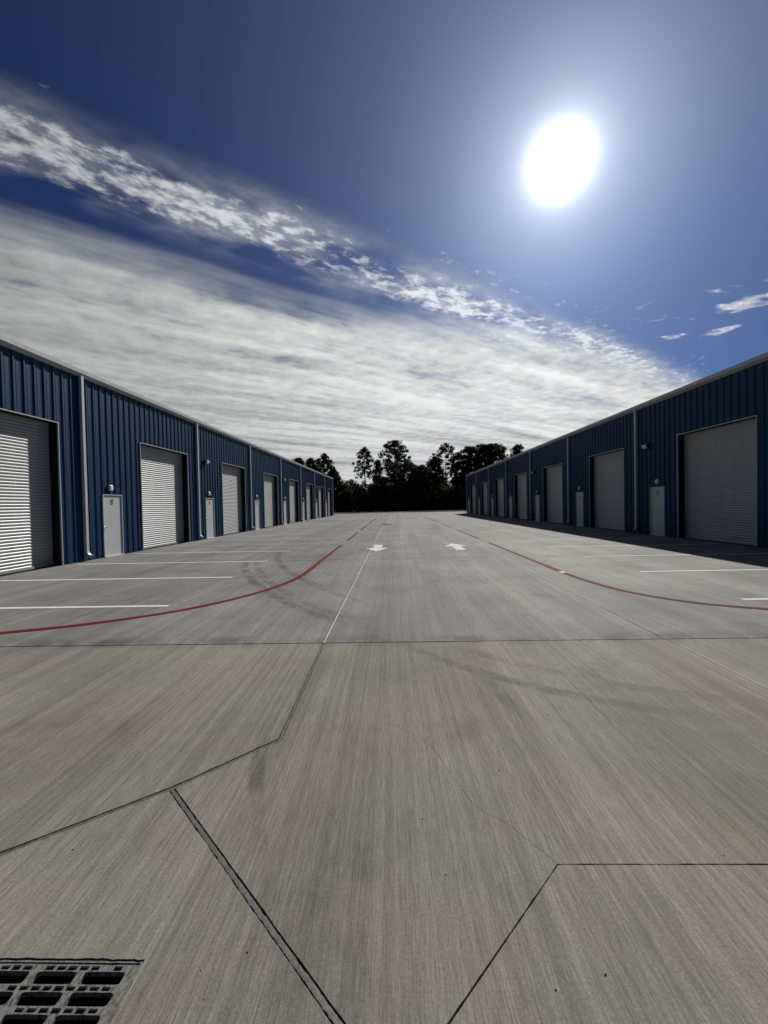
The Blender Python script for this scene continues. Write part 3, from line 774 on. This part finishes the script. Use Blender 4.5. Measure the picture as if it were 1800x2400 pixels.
# ------------------------------------------------------------------ trees
def leaf_cluster(b, c, rad, n, size, r, flat=.7):
    for _ in range(n):
        while True:
            p = Vector((r.uniform(-1, 1), r.uniform(-1, 1), r.uniform(-1, 1)))
            if p.length < 1: break
        p = Vector((c[0] + p.x * rad, c[1] + p.y * rad, c[2] + p.z * rad * flat))
        a = Vector((r.gauss(0, 1), r.gauss(0, 1), r.gauss(0, 1))).normalized(); e = a.orthogonal().normalized()
        if r.random() < .5: e = a.cross(e)
        f = a.cross(e); s = size * r.uniform(.55, 1.3)
        e, f = e * s, f * s * r.uniform(.35, .7)
        i = len(b.v); b.v += [tuple(p - e), tuple(p - f * .8), tuple(p + e), tuple(p + f)]; b.f.append((i, i + 1, i + 2, i + 3))
def tree(name, base, height, prof, label, mat, seed, cb=.45, n_br=34, cl_n=70, cl_r=.75, leaf=.26, group=None, lean=0.0, tr=.24, droop=.05):
    """prof: [(fraction of height, crown radius)] from the crown base up"""
    r = random.Random(seed); t = empty(name, base); tag(t, label, 'tree', group)
    b = MB(); pts = []; n = 9
    for i in range(n + 1):
        f = i / n; pts.append((lean * f * height * .1 + r.uniform(-.12, .12) * f, r.uniform(-.12, .12) * f, -.1 + f * height * .97))
    b.tube(pts, [tr * (1 - .93 * i / n) + .015 for i in range(n + 1)], 7)
    lf = MB()
    def radius(f):
        for (f0, r0), (f1, r1) in zip(prof[:-1], prof[1:]):
            if f0 <= f <= f1: return r0 + (r1 - r0) * (f - f0) / (f1 - f0)
        return 0
    for k_ in range(n_br):
        f = cb + (.985 - cb) * ((k_ + r.random()) / n_br); R_ = radius(f) * r.uniform(.62, 1.12)
        a = k_ * 2.4 + r.uniform(-.5, .5); ii = min(n - 1, int(f * n)); q = f * n - ii
        s0 = Vector(pts[ii]) * (1 - q) + Vector(pts[ii + 1]) * q
        e = s0 + Vector((math.cos(a) * R_, math.sin(a) * R_, R_ * (.28 - droop) + r.uniform(-.2, .3)))
        md = s0 * .5 + e * .5 + Vector((0, 0, -.06 * R_))
        b.tube([tuple(s0), tuple(md), tuple(e)], [.035 + .015 * R_, .025, .012], 5)
        leaf_cluster(lf, e, cl_r * r.uniform(.7, 1.25), int(cl_n * r.uniform(.7, 1.2)), leaf, r)
        if R_ > 1.3:
            for w in (.72, .50):
                if r.random() < .85:
                    p = s0 + (e - s0) * w + Vector((r.uniform(-.5, .5), r.uniform(-.5, .5), r.uniform(-.1, .5)))
                    leaf_cluster(lf, p, cl_r * r.uniform(.55, .95), int(cl_n * .6), leaf, r)
    leaf_cluster(lf, pts[-1], cl_r * .8, cl_n, leaf, r)
    add('trunk', b.mesh('trunk', 'bark'), t)
    me = bpy.data.meshes.new('crown'); me.from_pydata(lf.v, [], lf.f); me.update(); me.materials.append(MATS[mat]); add('crown', me, t)
    return t
PXM = lambda Y: Y / FPX
TREES = [
    # name, px, top py, Y, half width px, crown bottom py, kind, label
    ('pine_tree', 700, 1071, 118, 13, 1105, 'p', 'small dark pine top just showing above the left warehouse roof'),
    ('pine_tree', 727, 1073, 116, 16, 1120, 'p', 'dark pine with a rounded top behind the left warehouse eave'),
    ('pine_tree', 757, 1061, 115, 25, 1125, 'p', 'full dark pine rising behind the far end of the left warehouse'),
    ('pine_tree', 782, 1097, 112, 13, 1135, 'p', 'low dark pine beside the far corner of the left warehouse'),
    ('pine_tree', 854, 1046, 114, 27, 1112, 'o', 'open pine with gaps in its crown, left of the tallest pine'),
    ('pine_tree', 884, 1076, 116, 9, 1120, 'o', 'thin spindly tree between the open pine and the tallest pine'),
    ('pine_tree', 926, 1029, 115, 33, 1092, 'p', 'tallest pine, cone-shaped, at the centre of the tree line'),
    ('leafy_tree', 938, 1086, 106, 48, 1150, 'b', 'broad round leafy tree in front of the tallest pine'),
    ('leafy_tree', 982, 1092, 105, 30, 1160, 'b', 'rounded leafy tree at the right shoulder of the broad tree'),
    ('pine_tree', 1044, 1036, 114, 32, 1110, 'o', 'tall open pine with forked trunk, left of the dense right group'),
    ('pine_tree', 1016, 1068, 112, 22, 1130, 'p', 'dark pine leaning against the left of the forked pine'),
    ('pine_tree', 1072, 1058, 112, 20, 1130, 'p', 'dark pine filling the gap right of the forked pine'),
    ('pine_tree', 1106, 1046, 113, 24, 1130, 'd', 'leftmost pine of the dense group above the right warehouse'),
    ('pine_tree', 1136, 1040, 115, 25, 1130, 'd', 'middle pine of the dense group above the right warehouse'),
    ('pine_tree', 1164, 1038, 114, 25, 1130, 'd', 'broad dark-topped pine right in the dense group above the right warehouse'),
    ('pine_tree', 1209, 1040, 116, 20, 1100, 'p', 'separate pine farthest right, above the right warehouse roof'),
]
for i, (nm, px, py, Yd, hw, cbp, kd, lab) in enumerate(TREES):
    top = at_depth(px, py, Yd); H = top.z + .06; w = hw * PXM(Yd)
    cbz = at_depth(px, cbp, Yd).z; cb = max(.08, cbz / H)
    loc = (top.x, top.y, 0)
    if kd == 'b':
        prof = [(0, w * .75), (cb, w * .9), ((cb + 1) / 2, w), (.88, w * .75), (1, w * .3)]
        tree(nm, loc, H, prof, lab, 'broad_leaves', 100 + i, cb=.12, n_br=95, cl_n=110, cl_r=1.0, leaf=.22, group='trees beyond the far end', tr=.2)
    else:
        prof = [(0, w * .5), (cb, w * .95), (cb + (1 - cb) * .35, w), (cb + (1 - cb) * .75, w * .66), (1, w * .18)] if kd != 'd' else [(0, w * .6), (cb, w), (cb + (1 - cb) * .7, w * .95), (.95, w * .7), (1, w * .3)]
        nb_ = {'p': 46, 'o': 40, 'd': 70}[kd]; cl = {'p': 75, 'o': 50, 'd': 95}[kd]
        tree(nm, loc, H, prof, lab, 'pine_needles', 100 + i, cb=max(.2, cb - .06), n_br=nb_, cl_n=cl, cl_r={'p': .80, 'o': .66, 'd': .95}[kd], leaf=.25, group='trees beyond the far end', lean=random.uniform(-.3, .3))
# the thicket under the pines reads as one mass
b = MB(); r = random.Random(77)
x = -34.0
while x < 36:
    for row, (Yr, hb) in enumerate(((98, 5.2), (102, 6.6), (108, 8.2), (122, 9.0), (128, 9.5))):
        h = hb * r.uniform(.72, 1.12); xx = x + r.uniform(-1.2, 1.2)
        for _ in range(20):
            a = r.uniform(0, 6.28); rr = r.uniform(0, 1.9); z = r.uniform(.2, h)
            taper = 1 - (z / h) ** 2 * .7
            leaf_cluster(b, (xx + math.cos(a) * rr * taper, Yr + math.sin(a) * rr * taper, z), 1.05, 42, .30, r, .8)
    x += 2.1
me = bpy.data.meshes.new('undergrowth'); me.from_pydata(b.v, [], b.f); me.update(); me.materials.append(MATS['under_leaves'])
tag(add('undergrowth', me), 'dark thicket of shrubs and saplings under the pines', 'undergrowth', kind='stuff')

# ------------------------------------------------------------------ grit lying on the concrete
b = MB(); r = random.Random(3)
def pebble(x, y, s):
    i = len(b.v); n = 6
    ring = [(x + s * r.uniform(.6, 1.1) * math.cos(6.283 * q / n), y + s * r.uniform(.6, 1.3) * math.sin(6.283 * q / n), .0005) for q in range(n)]
    b.v.extend(ring + [(p[0] * .6 + x * .4, p[1] * .6 + y * .4, s * r.uniform(.5, .9)) for p in ring])
    for q in range(n): b.f.append((i + q, i + (q + 1) % n, i + n + (q + 1) % n, i + n + q))
    b.f.append(tuple(range(i + n, i + 2 * n)))
for _ in range(80):
    y = 1.2 + r.random() ** 1.8 * 12; x = r.uniform(-.95, .95) * (y * .95 + .3)
    if gx0 - .1 < x < gx1 + .1 and y < gy1 + .1: continue
    pebble(x, y, r.choice((.0018, .002, .0025, .003, .0042)))
for x, y, s in ((.62, 2.45, .0048), (.12, 2.07, .0042), (.71, 1.38, .0055), (1.17, 3.1, .006)): pebble(x, y, s)
tag(add('grit', b.mesh('grit', 'grit')), 'dark specks of grit scattered over the near concrete', 'grit', kind='stuff')
